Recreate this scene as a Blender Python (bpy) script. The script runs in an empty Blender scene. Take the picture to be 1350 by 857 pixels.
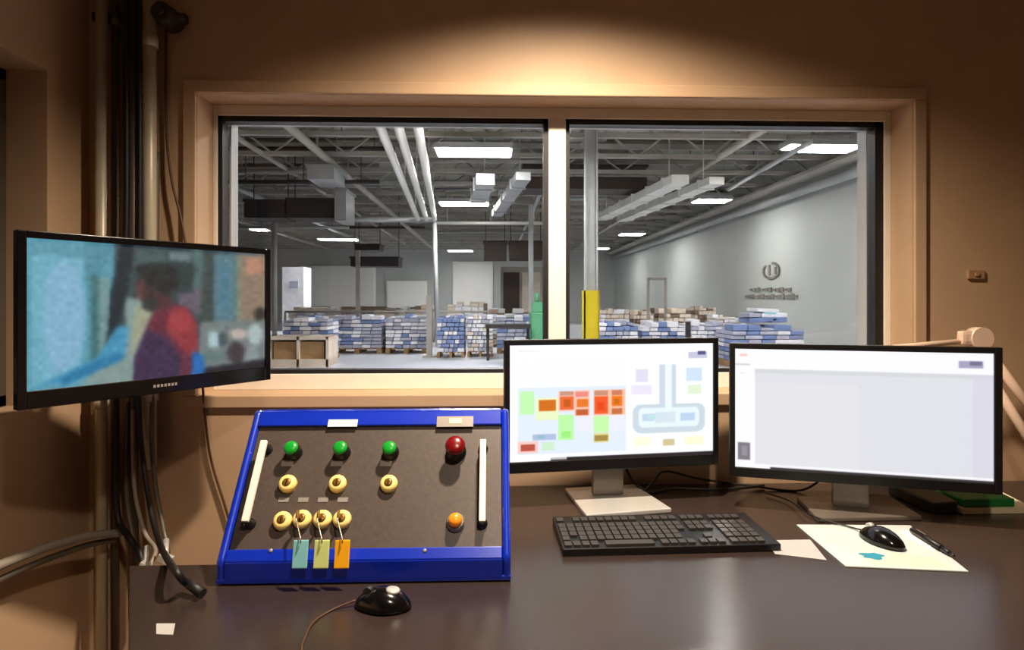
import bpy, bmesh, math, random
import numpy as np
from mathutils import Vector, Matrix
random.seed(7)
C = bpy.context.scene.collection
F = 780.0; YAW = math.radians(1.8); EYE = 1.28

# ------------------------------------------------------------ measuring helpers (photo frame 1350x857)
def ray(u, v):
    cx = (u-675)/F
    return Vector((cx*math.cos(YAW)+math.sin(YAW), -cx*math.sin(YAW)+math.cos(YAW), -(v-395)/F))
def at(u, v, d):
    r = ray(u, v)*d; return Vector((r.x, r.y, r.z+EYE))
def on_y(u, v, Y):
    r = ray(u, v); return Vector((r.x*Y/r.y, Y, EYE+r.z*Y/r.y))
def on_x(u, v, X):
    r = ray(u, v); return Vector((X, r.y*X/r.x, EYE+r.z*X/r.x))
def on_z(u, v, Z):
    r = ray(u, v); t = (Z-EYE)/r.z; return Vector((r.x*t, r.y*t, Z))
def on_plane(u, v, p0, n):
    r = ray(u, v); o = Vector((0, 0, EYE)); t = (p0-o).dot(n)/r.dot(n); return o+r*t

# ------------------------------------------------------------ materials
def lin(c):
    c = c/255.0
    return c/12.92 if c <= .04045 else ((c+.055)/1.055)**2.4
def L3(rgb): return (lin(rgb[0]), lin(rgb[1]), lin(rgb[2]))
def mat(name, rgb, rough=.5, metal=0., emit=0., emit_rgb=None, var=0.06, scale=30., bump=0., coat=0., spec=.5):
    m = bpy.data.materials.new(name); m.use_nodes = True
    nt = m.node_tree; b = nt.nodes['Principled BSDF']
    col = L3(rgb)
    b.inputs['Roughness'].default_value = rough
    b.inputs['Metallic'].default_value = metal
    b.inputs['Coat Weight'].default_value = coat
    b.inputs['Specular IOR Level'].default_value = spec
    tc = nt.nodes.new('ShaderNodeTexCoord'); nz = nt.nodes.new('ShaderNodeTexNoise')
    nz.inputs['Scale'].default_value = scale; nz.inputs['Detail'].default_value = 4
    nt.links.new(tc.outputs['Object'], nz.inputs['Vector'])
    rp = nt.nodes.new('ShaderNodeValToRGB')
    rp.color_ramp.elements[0].position = .3; rp.color_ramp.elements[1].position = .7
    rp.color_ramp.elements[0].color = (*[c*(1-var) for c in col], 1)
    rp.color_ramp.elements[1].color = (*[min(1, c*(1+var)) for c in col], 1)
    nt.links.new(nz.outputs['Fac'], rp.inputs['Fac'])
    nt.links.new(rp.outputs['Color'], b.inputs['Base Color'])
    if bump:
        bp = nt.nodes.new('ShaderNodeBump'); bp.inputs['Strength'].default_value = bump; bp.inputs['Distance'].default_value = .002
        nt.links.new(nz.outputs['Fac'], bp.inputs['Height']); nt.links.new(bp.outputs['Normal'], b.inputs['Normal'])
    if emit:
        b.inputs['Emission Color'].default_value = (*L3(emit_rgb or rgb), 1)
        b.inputs['Emission Strength'].default_value = emit
    return m
def screen_mat(name, strength):
    m = bpy.data.materials.new(name); m.use_nodes = True
    nt = m.node_tree; b = nt.nodes['Principled BSDF']
    b.inputs['Base Color'].default_value = (.01, .01, .01, 1); b.inputs['Roughness'].default_value = .35
    a = nt.nodes.new('ShaderNodeVertexColor'); a.layer_name = 'picture'
    nt.links.new(a.outputs['Color'], b.inputs['Emission Color'])
    b.inputs['Emission Strength'].default_value = strength
    return m
def glass_mat(name, tint=.93):
    m = bpy.data.materials.new(name); m.use_nodes = True
    nt = m.node_tree; nt.nodes.clear()
    o = nt.nodes.new('ShaderNodeOutputMaterial'); mx = nt.nodes.new('ShaderNodeMixShader')
    t = nt.nodes.new('ShaderNodeBsdfTransparent'); g = nt.nodes.new('ShaderNodeBsdfGlossy')
    t.inputs['Color'].default_value = (tint, tint, tint*1.01, 1); g.inputs['Roughness'].default_value = .02
    mx.inputs[0].default_value = .05
    nt.links.new(t.outputs[0], mx.inputs[1]); nt.links.new(g.outputs[0], mx.inputs[2]); nt.links.new(mx.outputs[0], o.inputs[0])
    return m

M = dict(
 wall=mat('tan wall paint', (196, 162, 128), .6, var=.05, scale=6, bump=.15),
 ceil=mat('ceiling paint', (150, 138, 122), .8, var=.03),
 floor=mat('dark vinyl floor', (95, 84, 74), .5, var=.12, scale=12),
 frame=mat('cream painted steel', (240, 230, 215), .45, var=.03),
 gasket=mat('black rubber gasket', (22, 21, 22), .5, var=.1),
 jamb=mat('pale grey jamb paint', (205, 208, 208), .5, var=.04),
 glass=glass_mat('window glass'),
 desk=mat('dark brown laminate', (52, 41, 37), .27, var=.10, scale=90, spec=.65),
 deskedge=mat('desk edge band', (48, 40, 36), .4),
 blk=mat('black plastic', (14, 12, 13), .42, var=.1),
 blkgloss=mat('glossy black plastic', (12, 11, 12), .15, var=.1),
 darkgrey=mat('dark grey plastic', (48, 45, 44), .5, var=.1),
 key=mat('charcoal keycap', (58, 54, 52), .42, var=.15, scale=200),
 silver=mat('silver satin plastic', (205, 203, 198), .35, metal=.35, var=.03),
 pewter=mat('pewter satin plastic', (128, 118, 108), .35, metal=.4, var=.05),
 chrome=mat('chrome', (225, 225, 225), .12, metal=1, var=.02),
 blue=mat('blue enamel', (6, 44, 182), .3, var=.05, scale=20, coat=1.),
 panel=mat('brown black engraved panel', (80, 69, 63), .42, metal=.1, var=.12, scale=120),
 ivory=mat('ivory handle', (245, 238, 222), .3, var=.02),
 green=mat('green push button', (16, 150, 40), .3, var=.04),
 brass=mat('yellow brass ring', (255, 222, 135), .4, metal=0., var=.06),
 brassdark=mat('keyhole bronze', (130, 90, 30), .35, metal=.4),
 red=mat('dark red mushroom', (112, 8, 14), .25, var=.06, coat=.3),
 amber=mat('amber lens', (250, 150, 30), .25, var=.05, coat=.4),
 white=mat('white label', (240, 240, 242), .5, var=.02),
 ink=mat('dark ink', (40, 40, 48), .6),
 plate=mat('engraved grey plate', (150, 142, 136), .4, metal=.2),
 tagblue=mat('light blue tag', (140, 205, 212), .45, var=.03),
 taggreen=mat('pale green tag', (215, 225, 140), .45, var=.03),
 tagorange=mat('orange tag', (255, 180, 20), .45, var=.03),
 steel=mat('key steel', (170, 160, 140), .3, metal=.9),
 conduit=mat('galvanised conduit', (205, 192, 168), .4, metal=.15, var=.1, scale=14),
 conduit2=mat('dull grey conduit', (100, 92, 80), .45, metal=.4, var=.12, scale=14),
 hose=mat('grey flexible conduit', (150, 140, 128), .45, var=.1),
 cable=mat('black cable', (16, 14, 14), .5),
 brown=mat('brown cord', (82, 50, 30), .55),
 lamp=mat('cream lamp enamel', (242, 208, 182), .35, var=.03),
 paper=mat('white paper', (232, 232, 228), .7, var=.03),
 paper2=mat('grey paper', (182, 178, 176), .7, var=.03),
 cream=mat('cream paper', (235, 220, 188), .7, var=.03),
 padm=mat('mouse pad print', (200, 208, 204), .6, var=.05, scale=18),
 teal=mat('teal ink', (40, 140, 165), .6),
 greenf=mat('green folder', (15, 120, 50), .5, var=.06),
 scuff=mat('brown scuffed plate', (172, 134, 98), .6, var=.1),
 # hall
 hwall=mat('hall wall paint', (186, 191, 187), .6, var=.06, scale=.6),
 hceil=mat('hall ceiling deck', (146, 145, 138), .8, var=.2, scale=1.2),
 hfloor=mat('hall concrete floor', (200, 204, 214), .4, var=.08, scale=1),
 beam=mat('grey beam paint', (168, 164, 156), .6, var=.15, scale=2),
 duct=mat('pale duct metal', (232, 232, 226), .4, metal=.1, var=.06, scale=2),
 galv=mat('galvanised duct', (172, 176, 176), .45, metal=.3, var=.1, scale=2),
 ddark=mat('dark duct', (38, 36, 36), .6, var=.2, scale=2),
 ddark2=mat('brown black duct', (58, 48, 42), .6, var=.2, scale=2),
 light=mat('lit diffuser', (255, 255, 255), .5, emit=85., emit_rgb=(255, 252, 246)),
 yellow=mat('yellow guard', (200, 180, 10), .5, var=.05),
 pwhite=mat('white sacks', (236, 238, 246), .5, var=.1, scale=5),
 pblue=mat('blue sacks', (116, 138, 186), .5, var=.12, scale=5),
 pgrey=mat('grey blue sacks', (176, 180, 200), .5, var=.12, scale=5),
 pcream=mat('cream cartons', (226, 212, 196), .6, var=.1, scale=5),
 pbrown=mat('brown cartons', (128, 108, 92), .6, var=.1, scale=5),
 wood=mat('pallet wood', (160, 128, 88), .7, var=.15, scale=8),
 greeng=mat('green machine paint', (95, 175, 130), .5, var=.05),
 panelw=mat('white wall panel', (250, 250, 245), .5, var=.03),
)

# ------------------------------------------------------------ mesh building
class MB:
    def __init__(s): s.bm = bmesh.new()
    def _mi(s, faces, mi):
        for f in faces: f.material_index = mi
    def box(s, c, d, mi=0, R=None, bev=0):
        r = bmesh.ops.create_cube(s.bm, size=1)
        vs = r['verts']; c = Vector(c)
        for v in vs:
            p = Vector((v.co.x*d[0], v.co.y*d[1], v.co.z*d[2]))
            v.co = (R @ p if R else p)+c
        fs = {f for v in vs for f in v.link_faces}; s._mi(fs, mi)
        if bev:
            es = list({e for v in vs for e in v.link_edges})
            q = bmesh.ops.bevel(s.bm, geom=es, offset=bev, segments=2, affect='EDGES', profile=.7)
            s._mi(q['faces'], mi)
        return s
    def ab(s, a, b, mi=0, bev=0):
        return s.box([(a[i]+b[i])/2 for i in range(3)], [abs(b[i]-a[i]) for i in range(3)], mi, None, bev)
    def lathe(s, prof, o=(0, 0, 0), axis=(0, 0, 1), n=28, mi=0, smooth=True):
        ax = Vector(axis).normalized(); R = ax.to_track_quat('Z', 'Y').to_matrix(); o = Vector(o)
        rings = []
        for r, h in prof:
            rings.append([s.bm.verts.new(o+R @ Vector((max(r, 1e-5)*math.cos(2*math.pi*k/n), max(r, 1e-5)*math.sin(2*math.pi*k/n), h))) for k in range(n)])
        for a, b in zip(rings, rings[1:]):
            for k in range(n):
                f = s.bm.faces.new((a[k], a[(k+1) % n], b[(k+1) % n], b[k])); f.material_index = mi; f.smooth = smooth
        for rg, fl in ((rings[0], True), (rings[-1], False)):
            f = s.bm.faces.new(list(reversed(rg)) if fl else rg); f.material_index = mi
        return s
    def cyl(s, p0, p1, r, r1=None, n=20, mi=0):
        p0 = Vector(p0); p1 = Vector(p1); d = p1-p0
        return s.lathe([(r, 0), (r if r1 is None else r1, d.length)], p0, d, n, mi)
    def tube(s, pts, r, n=10, mi=0, sub=6):
        P = [Vector(p) for p in pts]
        if len(P) > 2 and sub > 1:
            Q = []
            for i in range(len(P)-1):
                a = P[max(i-1, 0)]; b = P[i]; c = P[i+1]; d = P[min(i+2, len(P)-1)]
                for k in range(sub):
                    t = k/sub
                    Q.append(.5*((2*b)+(c-a)*t+(2*a-5*b+4*c-d)*t*t+(3*b-a-3*c+d)*t**3))
            Q.append(P[-1]); P = Q
        prev = None; rings = []
        for i, p in enumerate(P):
            t = (P[min(i+1, len(P)-1)]-P[max(i-1, 0)]).normalized()
            if prev is None:
                u = t.orthogonal().normalized()
            else:
                u = (prev-t*prev.dot(t)).normalized()
            prev = u; w = t.cross(u)
            rings.append([s.bm.verts.new(p+(u*math.cos(2*math.pi*k/n)+w*math.sin(2*math.pi*k/n))*r) for k in range(n)])
        for a, b in zip(rings, rings[1:]):
            for k in range(n):
                f = s.bm.faces.new((a[k], a[(k+1) % n], b[(k+1) % n], b[k])); f.material_index = mi; f.smooth = True
        f = s.bm.faces.new(list(reversed(rings[0]))); f.material_index = mi
        f = s.bm.faces.new(rings[-1]); f.material_index = mi
        return s
    def prism(s, poly, vec, mi=0):
        vec = Vector(vec); a = [s.bm.verts.new(Vector(p)) for p in poly]; b = [s.bm.verts.new(Vector(p)+vec) for p in poly]
        n = len(a); fs = [s.bm.faces.new(list(reversed(a))), s.bm.faces.new(b)]
        for k in range(n): fs.append(s.bm.faces.new((a[k], a[(k+1) % n], b[(k+1) % n], b[k])))
        s._mi(fs, mi); return s
    def build(s, name, mats, parent=None, bevel=0, label=None):
        bmesh.ops.recalc_face_normals(s.bm, faces=s.bm.faces)
        me = bpy.data.meshes.new(name); s.bm.to_mesh(me); s.bm.free()
        for m in (mats if isinstance(mats, (list, tuple)) else [mats]): me.materials.append(m)
        o = bpy.data.objects.new(name, me); C.objects.link(o)
        if parent:
            o.parent = parent
        if bevel:
            b = o.modifiers.new('bevel', 'BEVEL'); b.width = bevel; b.segments = 5 if bevel > .006 else 2; b.limit_method = 'ANGLE'
        if label: o['label'] = label
        return o
def tag(o, label, cat, group=None, kind=None):
    o['label'] = label; o['category'] = cat
    if group: o['group'] = group
    if kind: o['kind'] = kind
    return o
def thing(name, label, cat, loc=(0, 0, 0), rz=0., group=None, R=None):
    o = bpy.data.objects.new(name, None); C.objects.link(o); o.empty_display_size = .05
    o.location = loc; o.rotation_euler = (0, 0, rz)
    if R is not None: o.rotation_euler = R.to_euler()
    return tag(o, label, cat, group)
def struct(name, mb, m, parent=None, bevel=0):
    o = mb.build(name, m, parent, bevel)
    if not parent: o['kind'] = 'structure'
    return o
def copy_tree(o, parent=None):
    c = o.copy(); C.objects.link(c)
    if parent: c.parent = parent
    for ch in list(o.children): copy_tree(ch, c)
    return c
class Local:
    """turns world points into a thing's own frame"""
    def __init__(s, root):
        bpy.context.view_layer.update(); s.m = root.matrix_world.inverted()
    def __call__(s, p): return s.m @ Vector(p)

# ------------------------------------------------------------ room shell
YW = 1.69; YG = 1.783; XL = -1.13; XR = 2.3; YB = -1.9; ZC = 2.32
WX0, WX1, WZ0, WZ1 = -.832, 1.223, 1.011, 1.860
YH = 1.872   # hall side of the window wall
b = MB()
b.ab((-14, YW, 0), (WX0, YH, 5.2)); b.ab((WX1, YW, 0), (7.2, YH, 5.2))
b.ab((WX0, YW, 0), (WX1, YH, WZ0)); b.ab((WX0, YW, WZ1), (WX1, YH, 5.2))
struct('wall_back', b, M['wall'])
LY0, LY1 = .35, 1.535
b = MB()
b.ab((XL-.25, YB, 0), (XL, LY0, ZC)); b.ab((XL-.25, LY1, 0), (XL, YW, ZC))
b.ab((XL-.25, LY0, 0), (XL, LY1, WZ0)); b.ab((XL-.25, LY0, WZ1), (XL, LY1, ZC))
struct('wall_left', b, M['wall'])
struct('wall_right', MB().ab((XR, YB, 0), (XR+.12, YW, ZC)), M['wall'])
struct('wall_rear', MB().ab((XL-.25, YB-.12, 0), (XR+.12, YB, ZC)), M['ceil'])
struct('floor', MB().ab((XL-.25, YB-.12, -.1), (XR+.12, YW, 0)), M['floor'])
struct('ceiling', MB().ab((XL-.25, YB-.12, ZC), (XR+.12, YW, ZC+.1)), M['ceil'])
struct('baseboard_back', MB().ab((XL, YW-.012, 0), (XR, YW, .1)), M['darkgrey'])

# window_1: painted steel frame, gaskets, panes
w = bpy.data.objects.new('window_1', None); C.objects.link(w); w['kind'] = 'structure'
b = MB()
ft = .035; fy = .012
b.ab((WX0-ft, YW-fy, WZ1), (WX1+ft, YW, WZ1+ft)); b.ab((WX0-ft, YW-fy, WZ0-ft), (WX1+ft, YW, WZ0))
b.ab((WX0-ft, YW-fy, WZ0), (WX0, YW, WZ1)); b.ab((WX1, YW-fy, WZ0), (WX1+ft, YW, WZ1))
b.build('window_casing', M['wall'], w, bevel=.003)
b = MB()
IX0, IX1, IZ0, IZ1 = -.820, 1.203, 1.058, 1.828
b.ab((WX0, YG, WZ0), (IX0, YG+.05, WZ1)); b.ab((IX1, YG, WZ0), (WX1, YG+.05, WZ1))
b.ab((IX0, YG, WZ0), (IX1, YG+.05, IZ0)); b.ab((IX0, YG, IZ1), (IX1, YG+.05, WZ1))
b.build('window_frame', M['frame'], w, bevel=.002)
MX0, MX1 = .166, .219
MB().ab((MX0, YG-.004, IZ0), (MX1, YG+.05, IZ1)).build('mullion', M['frame'], w, bevel=.003)
def gask(x0, x1, tl, tr):
    b = MB()
    b.ab((x0, YG+.006, IZ0), (x0+tl, YG+.046, IZ1)); b.ab((x1-tr, YG+.006, IZ0), (x1, YG+.046, IZ1))
    b.ab((x0, YG+.006, IZ1-.016), (x1, YG+.046, IZ1)); b.ab((x0, YG+.006, IZ0), (x1, YG+.046, IZ0+.012))
    b.build('gasket', M['gasket'], w)
    MB().ab((x0+.004, YG+.022, IZ0+.004), (x1-.004, YG+.028, IZ1-.004)).build('glass_pane', M['glass'], w)
gask(IX0, MX0, .013, .014); gask(MX1, IX1, .012, .026)
b = MB()
b.ab((IX0+.013, YG+.052, WZ0), (IX0+.019, YH+.012, IZ1)); b.ab((IX1-.024, YG+.052, WZ0), (IX1-.018, YH+.012, IZ1))
b.ab((WX0, YG+.052, IZ1-.004), (WX1, YH+.012, IZ1+.002)); b.ab((WX0, YG+.052, WZ0), (WX1, YH+.012, IZ0+.004))
b.build('outer_jamb', M['jamb'], w, bevel=.001)

# window_2 in the left wall (only its far reveal and edge show)
w2 = bpy.data.objects.new('window_2', None); C.objects.link(w2); w2['kind'] = 'structure'
b = MB()
fx = XL-.10
b.ab((fx-.05, LY0, WZ0), (fx, LY0+.03, WZ1)); b.ab((fx-.05, LY1-.03, WZ0), (fx, LY1, WZ1))
b.ab((fx-.05, LY0, WZ0), (fx, LY1, WZ0+.03)); b.ab((fx-.05, LY0, WZ1-.03), (fx, LY1, WZ1))
b.build('window_frame', M['conduit2'], w2, bevel=.002)
b = MB()
b.ab((fx-.04, LY0+.03, WZ0+.03), (fx-.01, LY0+.045, WZ1-.03)); b.ab((fx-.04, LY1-.045, WZ0+.03), (fx-.01, LY1-.03, WZ1-.03))
b.ab((fx-.04, LY0+.03, WZ0+.03), (fx-.01, LY1-.03, WZ0+.045)); b.ab((fx-.04, LY0+.03, WZ1-.045), (fx-.01, LY1-.03, WZ1-.03))
b.build('gasket', M['gasket'], w2)
MB().ab((fx-.028, LY0+.03, WZ0+.03), (fx-.022, LY1-.03, WZ1-.03)).build('glass_pane', M['glass'], w2)
struct('wall_corridor', MB().ab((-2.7, YB, 0), (-2.6, YW, ZC)), M['hwall'])

# ------------------------------------------------------------ desk
DZ = .75
b = MB()
poly = [(-.35, 1.685), (-.35, 1.204), (-.727, 1.204), (-.70, 1.16), (-.548, .905), (-.47, .74), (-.40, .40), (2.05, .40), (2.05, 1.685)]
b.prism([(x, y, DZ-.035) for x, y in poly], (0, 0, .035))
dk = thing('desk', 'dark brown laminate desk running along the window wall', 'desk', (.4, 1.0, 0))
T = Local(dk)
o = b.build('desk_top', [M['desk']], dk, bevel=.003); o.matrix_parent_inverse = dk.matrix_world.inverted()
for x, y in ((-.42, .50), (-.60, 1.12), (2.0, .45), (2.0, 1.62), (.75, 1.62)):
    q = MB().ab((x-.03, y-.03, 0), (x+.03, y+.03, DZ-.035)).build('leg', M['deskedge'], dk, bevel=.002)
    q.matrix_parent_inverse = dk.matrix_world.inverted()

def child_world(o, root): o.matrix_parent_inverse = root.matrix_world.inverted(); return o
def wthing(name, label, cat, loc, group=None):
    t = thing(name, label, cat, loc, 0, group); bpy.context.view_layer.update(); return t

# ------------------------------------------------------------ pictures for the screens
class Pic:
    def __init__(s, w, h, bg):
        s.w, s.h = w, h; s.a = np.ones((h, w, 3))*np.array(bg, float)
        s.x = (np.arange(w)+.5)/w; s.y = (np.arange(h)+.5)/h
        s.X, s.Y = np.meshgrid(s.x, s.y)
    def blend(s, m, c, k=1.): s.a = s.a*(1-m[..., None]*k)+np.array(c, float)*m[..., None]*k
    def rect(s, x0, y0, x1, y1, c, k=1.): s.blend(((s.X >= x0) & (s.X <= x1) & (s.Y >= y0) & (s.Y <= y1)).astype(float), c, k)
    def ell(s, cx, cy, rx, ry, c, k=1.): s.blend((((s.X-cx)/rx)**2+((s.Y-cy)/ry)**2 <= 1).astype(float), c, k)
    def poly(s, pts, c, k=1.):
        m = np.zeros_like(s.X, bool); n = len(pts)
        for i in range(n):
            x0, y0 = pts[i]; x1, y1 = pts[(i+1) % n]
            if y0 == y1: continue
            cr = ((s.Y >= min(y0, y1)) & (s.Y < max(y0, y1))) & (s.X < x0+(s.Y-y0)*(x1-x0)/(y1-y0)); m ^= cr
        s.blend(m.astype(float), c, k)
    def blur(s, r):
        for _ in range(r):
            p = np.pad(s.a, ((1, 1), (1, 1), (0, 0)), 'edge')
            s.a = (p[:-2, 1:-1]+p[2:, 1:-1]+p[1:-1, :-2]+p[1:-1, 2:]+2*p[1:-1, 1:-1])/6
def screen_mesh(name, W, H, pic, m, parent, loc, img_to_surface=None):
    """flat lit display, its picture held as one colour per corner of a fine grid; x right, z up, facing -y"""
    nx, nz = pic.w, pic.h
    xs = np.linspace(-W/2, W/2, nx+1); zs = np.linspace(H, 0, nz+1)
    V = [(x, 0, z) for z in zs for x in xs]
    Fc = [(j*(nx+1)+i, (j+1)*(nx+1)+i, (j+1)*(nx+1)+i+1, j*(nx+1)+i+1) for j in range(nz) for i in range(nx)]
    me = bpy.data.meshes.new(name); me.from_pydata(V, [], Fc); me.materials.append(m)
    a = pic.a
    if img_to_surface is not None:
        idx = np.clip((img_to_surface((np.arange(nx)+.5)/nx)*nx).astype(int), 0, nx-1); a = a[:, idx]
    c = a/255.; c = np.where(c <= .04045, c/12.92, ((c+.055)/1.055)**2.4)
    at_ = me.color_attributes.new('picture', 'FLOAT_COLOR', 'CORNER')
    col = np.ones((nz*nx, 4, 4)); col[:, :, :3] = c.reshape(-1, 1, 3)
    at_.data.foreach_set('color', col.ravel())
    o = bpy.data.objects.new(name, me); C.objects.link(o); o.parent = parent; o.location = loc
    return o

# process diagram shown on the middle monitor
p = Pic(270, 156, (252, 253, 255))
def R1(x0, y0, x1, y1, c, k=1.): p.rect((x0-65)/1222, (y0-58)/712, (x1-65)/1222, (y1-58)/712, c, k)
R1(108, 320, 748, 728, (226, 238, 251)); R1(108, 150, 748, 300, (247, 248, 255))
R1(450, 500, 740, 600, (236, 238, 250))
R1(125, 340, 205, 482, (196, 250, 180)); R1(215, 380, 348, 520, (236, 246, 200)); R1(234, 398, 330, 462, (212, 112, 22))
R1(345, 345, 440, 470, (250, 205, 190)); R1(356, 345, 436, 372, (205, 150, 130)); R1(356, 378, 436, 460, (240, 105, 55)); R1(376, 398, 420, 440, (196, 92, 20))
R1(345, 490, 437, 645, (190, 248, 170)); R1(365, 590, 418, 632, (160, 240, 130))
R1(440, 340, 530, 500, (250, 200, 180)); R1(446, 348, 520, 384, (238, 140, 130)); R1(456, 396, 520, 445, (236, 120, 36)); R1(450, 458, 520, 494, (196, 96, 52))
R1(552, 340, 745, 500, (250, 195, 165)); R1(560, 346, 640, 378, (205, 145, 118)); R1(560, 380, 642, 492, (243, 92, 36)); R1(575, 420, 615, 470, (232, 70, 20))
R1(662, 346, 728, 378, (210, 125, 92)); R1(662, 384, 728, 448, (244, 120, 30)); R1(676, 402, 708, 432, (200, 110, 10)); R1(662, 458, 728, 496, (200, 112, 66))
R1(556, 505, 644, 605, (200, 248, 172)); R1(556, 612, 646, 668, (228, 220, 150)); R1(560, 622, 640, 660, (168, 138, 70))
R1(196, 606, 332, 640, (178, 192, 226)); R1(225, 612, 270, 634, (150, 190, 205))
R1(112, 648, 226, 720, (250, 205, 198)); R1(130, 664, 210, 706, (188, 82, 66)); R1(250, 655, 322, 708, (206, 238, 206))
for x0, x1 in ((950, 990), (1028, 1055)): R1(x0, 190, x1, 450, (206, 218, 230))
R1(990, 190, 1028, 600, (238, 248, 255))
def rr(x0, y0, x1, y1, r, c):
    X = p.X*1222+65; Y = p.Y*712+58
    dx = np.maximum(np.maximum(x0+r-X, X-(x1-r)), 0); dy = np.maximum(np.maximum(y0+r-Y, Y-(y1-r)), 0)
    p.blend((((dx**2+dy**2) <= r*r) & (X >= x0) & (X <= x1) & (Y >= y0) & (Y <= y1)).astype(float), c)
rr(790, 440, 1238, 622, 50, (204, 218, 228)); rr(826, 462, 1200, 588, 32, (232, 245, 252)); R1(990, 430, 1028, 480, (238, 248, 255))
R1(850, 500, 920, 545, (196, 214, 240)); R1(925, 490, 1050, 560, (214, 230, 240)); R1(1085, 500, 1172, 552, (190, 212, 240)); R1(880, 505, 930, 535, (190, 230, 230))
R1(1118, 212, 1218, 302, (208, 228, 247)); R1(1128, 325, 1216, 380, (226, 244, 214)); R1(808, 216, 886, 298, (224, 224, 242)); R1(780, 320, 905, 376, (236, 230, 248))
R1(800, 645, 900, 700, (250, 252, 222)); R1(975, 664, 1048, 706, (212, 196, 158)); R1(1110, 650, 1230, 705, (250, 250, 216))
R1(1135, 112, 1252, 156, (200, 200, 222)); R1(1190, 108, 1242, 132, (84, 82, 132))
for k in range(14): R1(110+k*9, 92, 116+k*9, 100, (225, 220, 220))
R1(300, 752, 1290, 775, (40, 34, 38)); R1(300, 752, 395, 764, (190, 186, 190))
p.blur(1); picA = p
# empty report page shown on the right monitor
p = Pic(250, 144, (252, 252, 255))
p.rect(.085, .165, 1, .965, (226, 227, 234)); p.rect(.085, .165, 1, .20, (216, 219, 222))
p.rect(.085, .28, .5, .965, (230, 231, 236)); p.rect(.93, .165, 1, .965, (218, 216, 230), .7)
p.rect(.875, .06, .965, .115, (168, 166, 194)); p.rect(.915, .065, .958, .10, (120, 116, 150))
p.rect(0, .125, .065, .14, (214, 208, 214)); p.rect(.02, .04, .05, .06, (246, 206, 206)); p.rect(.02, .20, .045, .21, (246, 214, 214))
p.rect(.012, .79, .065, .935, (128, 122, 134)); p.rect(.03, .82, .05, .90, (150, 146, 156))
p.rect(.15, .985, 1, 1, (60, 56, 60)); p.blur(1); picB = p
# camera feed on the left monitor, painted in picture fractions
p = Pic(230, 134, (70, 95, 105))
def tx(x): return (x-110)/962.
def ty(x, y):
    t = tx(x); top = 105+62*t; bot = 742-108*t; return (y-top)/(bot-top)
def Q(pts, c, k=1.): p.poly([(tx(x), ty(x, y)) for x, y in pts], c, k)
def E(x, y, rx, ry, c, k=1.):
    Q([(x+rx*math.cos(a*math.pi/9), y+ry*math.sin(a*math.pi/9)) for a in range(18)], c, k)
Q([(100, 90), (480, 100), (480, 760), (100, 760)], (96, 164, 184)); Q([(130, 170), (350, 190), (340, 700), (130, 730)], (118, 186, 208))
E(265, 430, 90, 230, (146, 194, 226), .8); Q([(350, 110), (470, 120), (400, 300), (350, 300)], (84, 150, 170)); Q([(180, 300), (330, 200), (330, 680), (200, 700)], (140, 190, 222), .5)
Q([(375, 260), (405, 260), (405, 640), (375, 650)], (62, 116, 120)); Q([(405, 270), (450, 270), (440, 600), (405, 600)], (124, 160, 160))
Q([(470, 120), (880, 140), (880, 480), (470, 480)], (56, 74, 80)); Q([(560, 150), (680, 155), (680, 200), (560, 210)], (70, 96, 98)); Q([(690, 160), (780, 165), (770, 200), (690, 195)], (110, 134, 140))
Q([(780, 150), (830, 150), (830, 420), (790, 420)], (82, 112, 112)); Q([(720, 330), (850, 300), (830, 420), (740, 400)], (104, 96, 112)); Q([(700, 200), (800, 210), (780, 330), (700, 330)], (40, 60, 62)); Q([(830, 160), (870, 160), (870, 460), (820, 460)], (56, 76, 74))
Q([(510, 350), (640, 360), (560, 700), (330, 710), (520, 560)], (140, 164, 160)); Q([(560, 380), (630, 400), (540, 600), (540, 500)], (168, 172, 146))
Q([(500, 120), (548, 130), (510, 400), (480, 480), (400, 620), (440, 520), (455, 330)], (18, 38, 48))
Q([(230, 710), (120, 735), (400, 600), (480, 470), (530, 470), (510, 600), (380, 660), (240, 712)], (70, 156, 196)); Q([(250, 690), (420, 600), (520, 580), (500, 610), (350, 680), (260, 720)], (36, 128, 176))
Q([(870, 170), (955, 170), (955, 460), (870, 460)], (92, 130, 144)); Q([(900, 200), (930, 200), (930, 400), (900, 400)], (78, 130, 152)); Q([(960, 170), (1090, 170), (1090, 460), (960, 460)], (150, 130, 112)); Q([(1000, 180), (1060, 185), (1060, 250), (1000, 250)], (196, 142, 116)); Q([(960, 180), (975, 180), (975, 450), (960, 450)], (128, 146, 126))
Q([(820, 450), (1080, 440), (1080, 640), (800, 660)], (122, 134, 134)); Q([(850, 490), (890, 490), (890, 555), (850, 555)], (180, 214, 220)); E(905, 520, 18, 28, (60, 84, 90)); E(968, 498, 34, 22, (200, 186, 178)); E(1035, 500, 30, 45, (184, 200, 202)); E(1052, 415, 22, 28, (52, 46, 44)); E(960, 575, 38, 45, (66, 58, 66)); E(1020, 590, 30, 40, (150, 162, 166)); E(870, 590, 50, 20, (100, 128, 126))
Q([(630, 400), (690, 370), (760, 385), (805, 450), (810, 560), (790, 690), (545, 700), (552, 600), (600, 470)], (104, 44, 66)); Q([(690, 385), (760, 390), (802, 450), (806, 560), (780, 590), (740, 560), (680, 480)], (154, 54, 64)); E(735, 450, 45, 40, (172, 64, 72)); Q([(600, 480), (690, 520), (740, 600), (730, 700), (545, 700), (552, 600)], (62, 42, 78)); Q([(650, 400), (700, 420), (640, 480), (610, 470)], (110, 40, 58))
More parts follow.
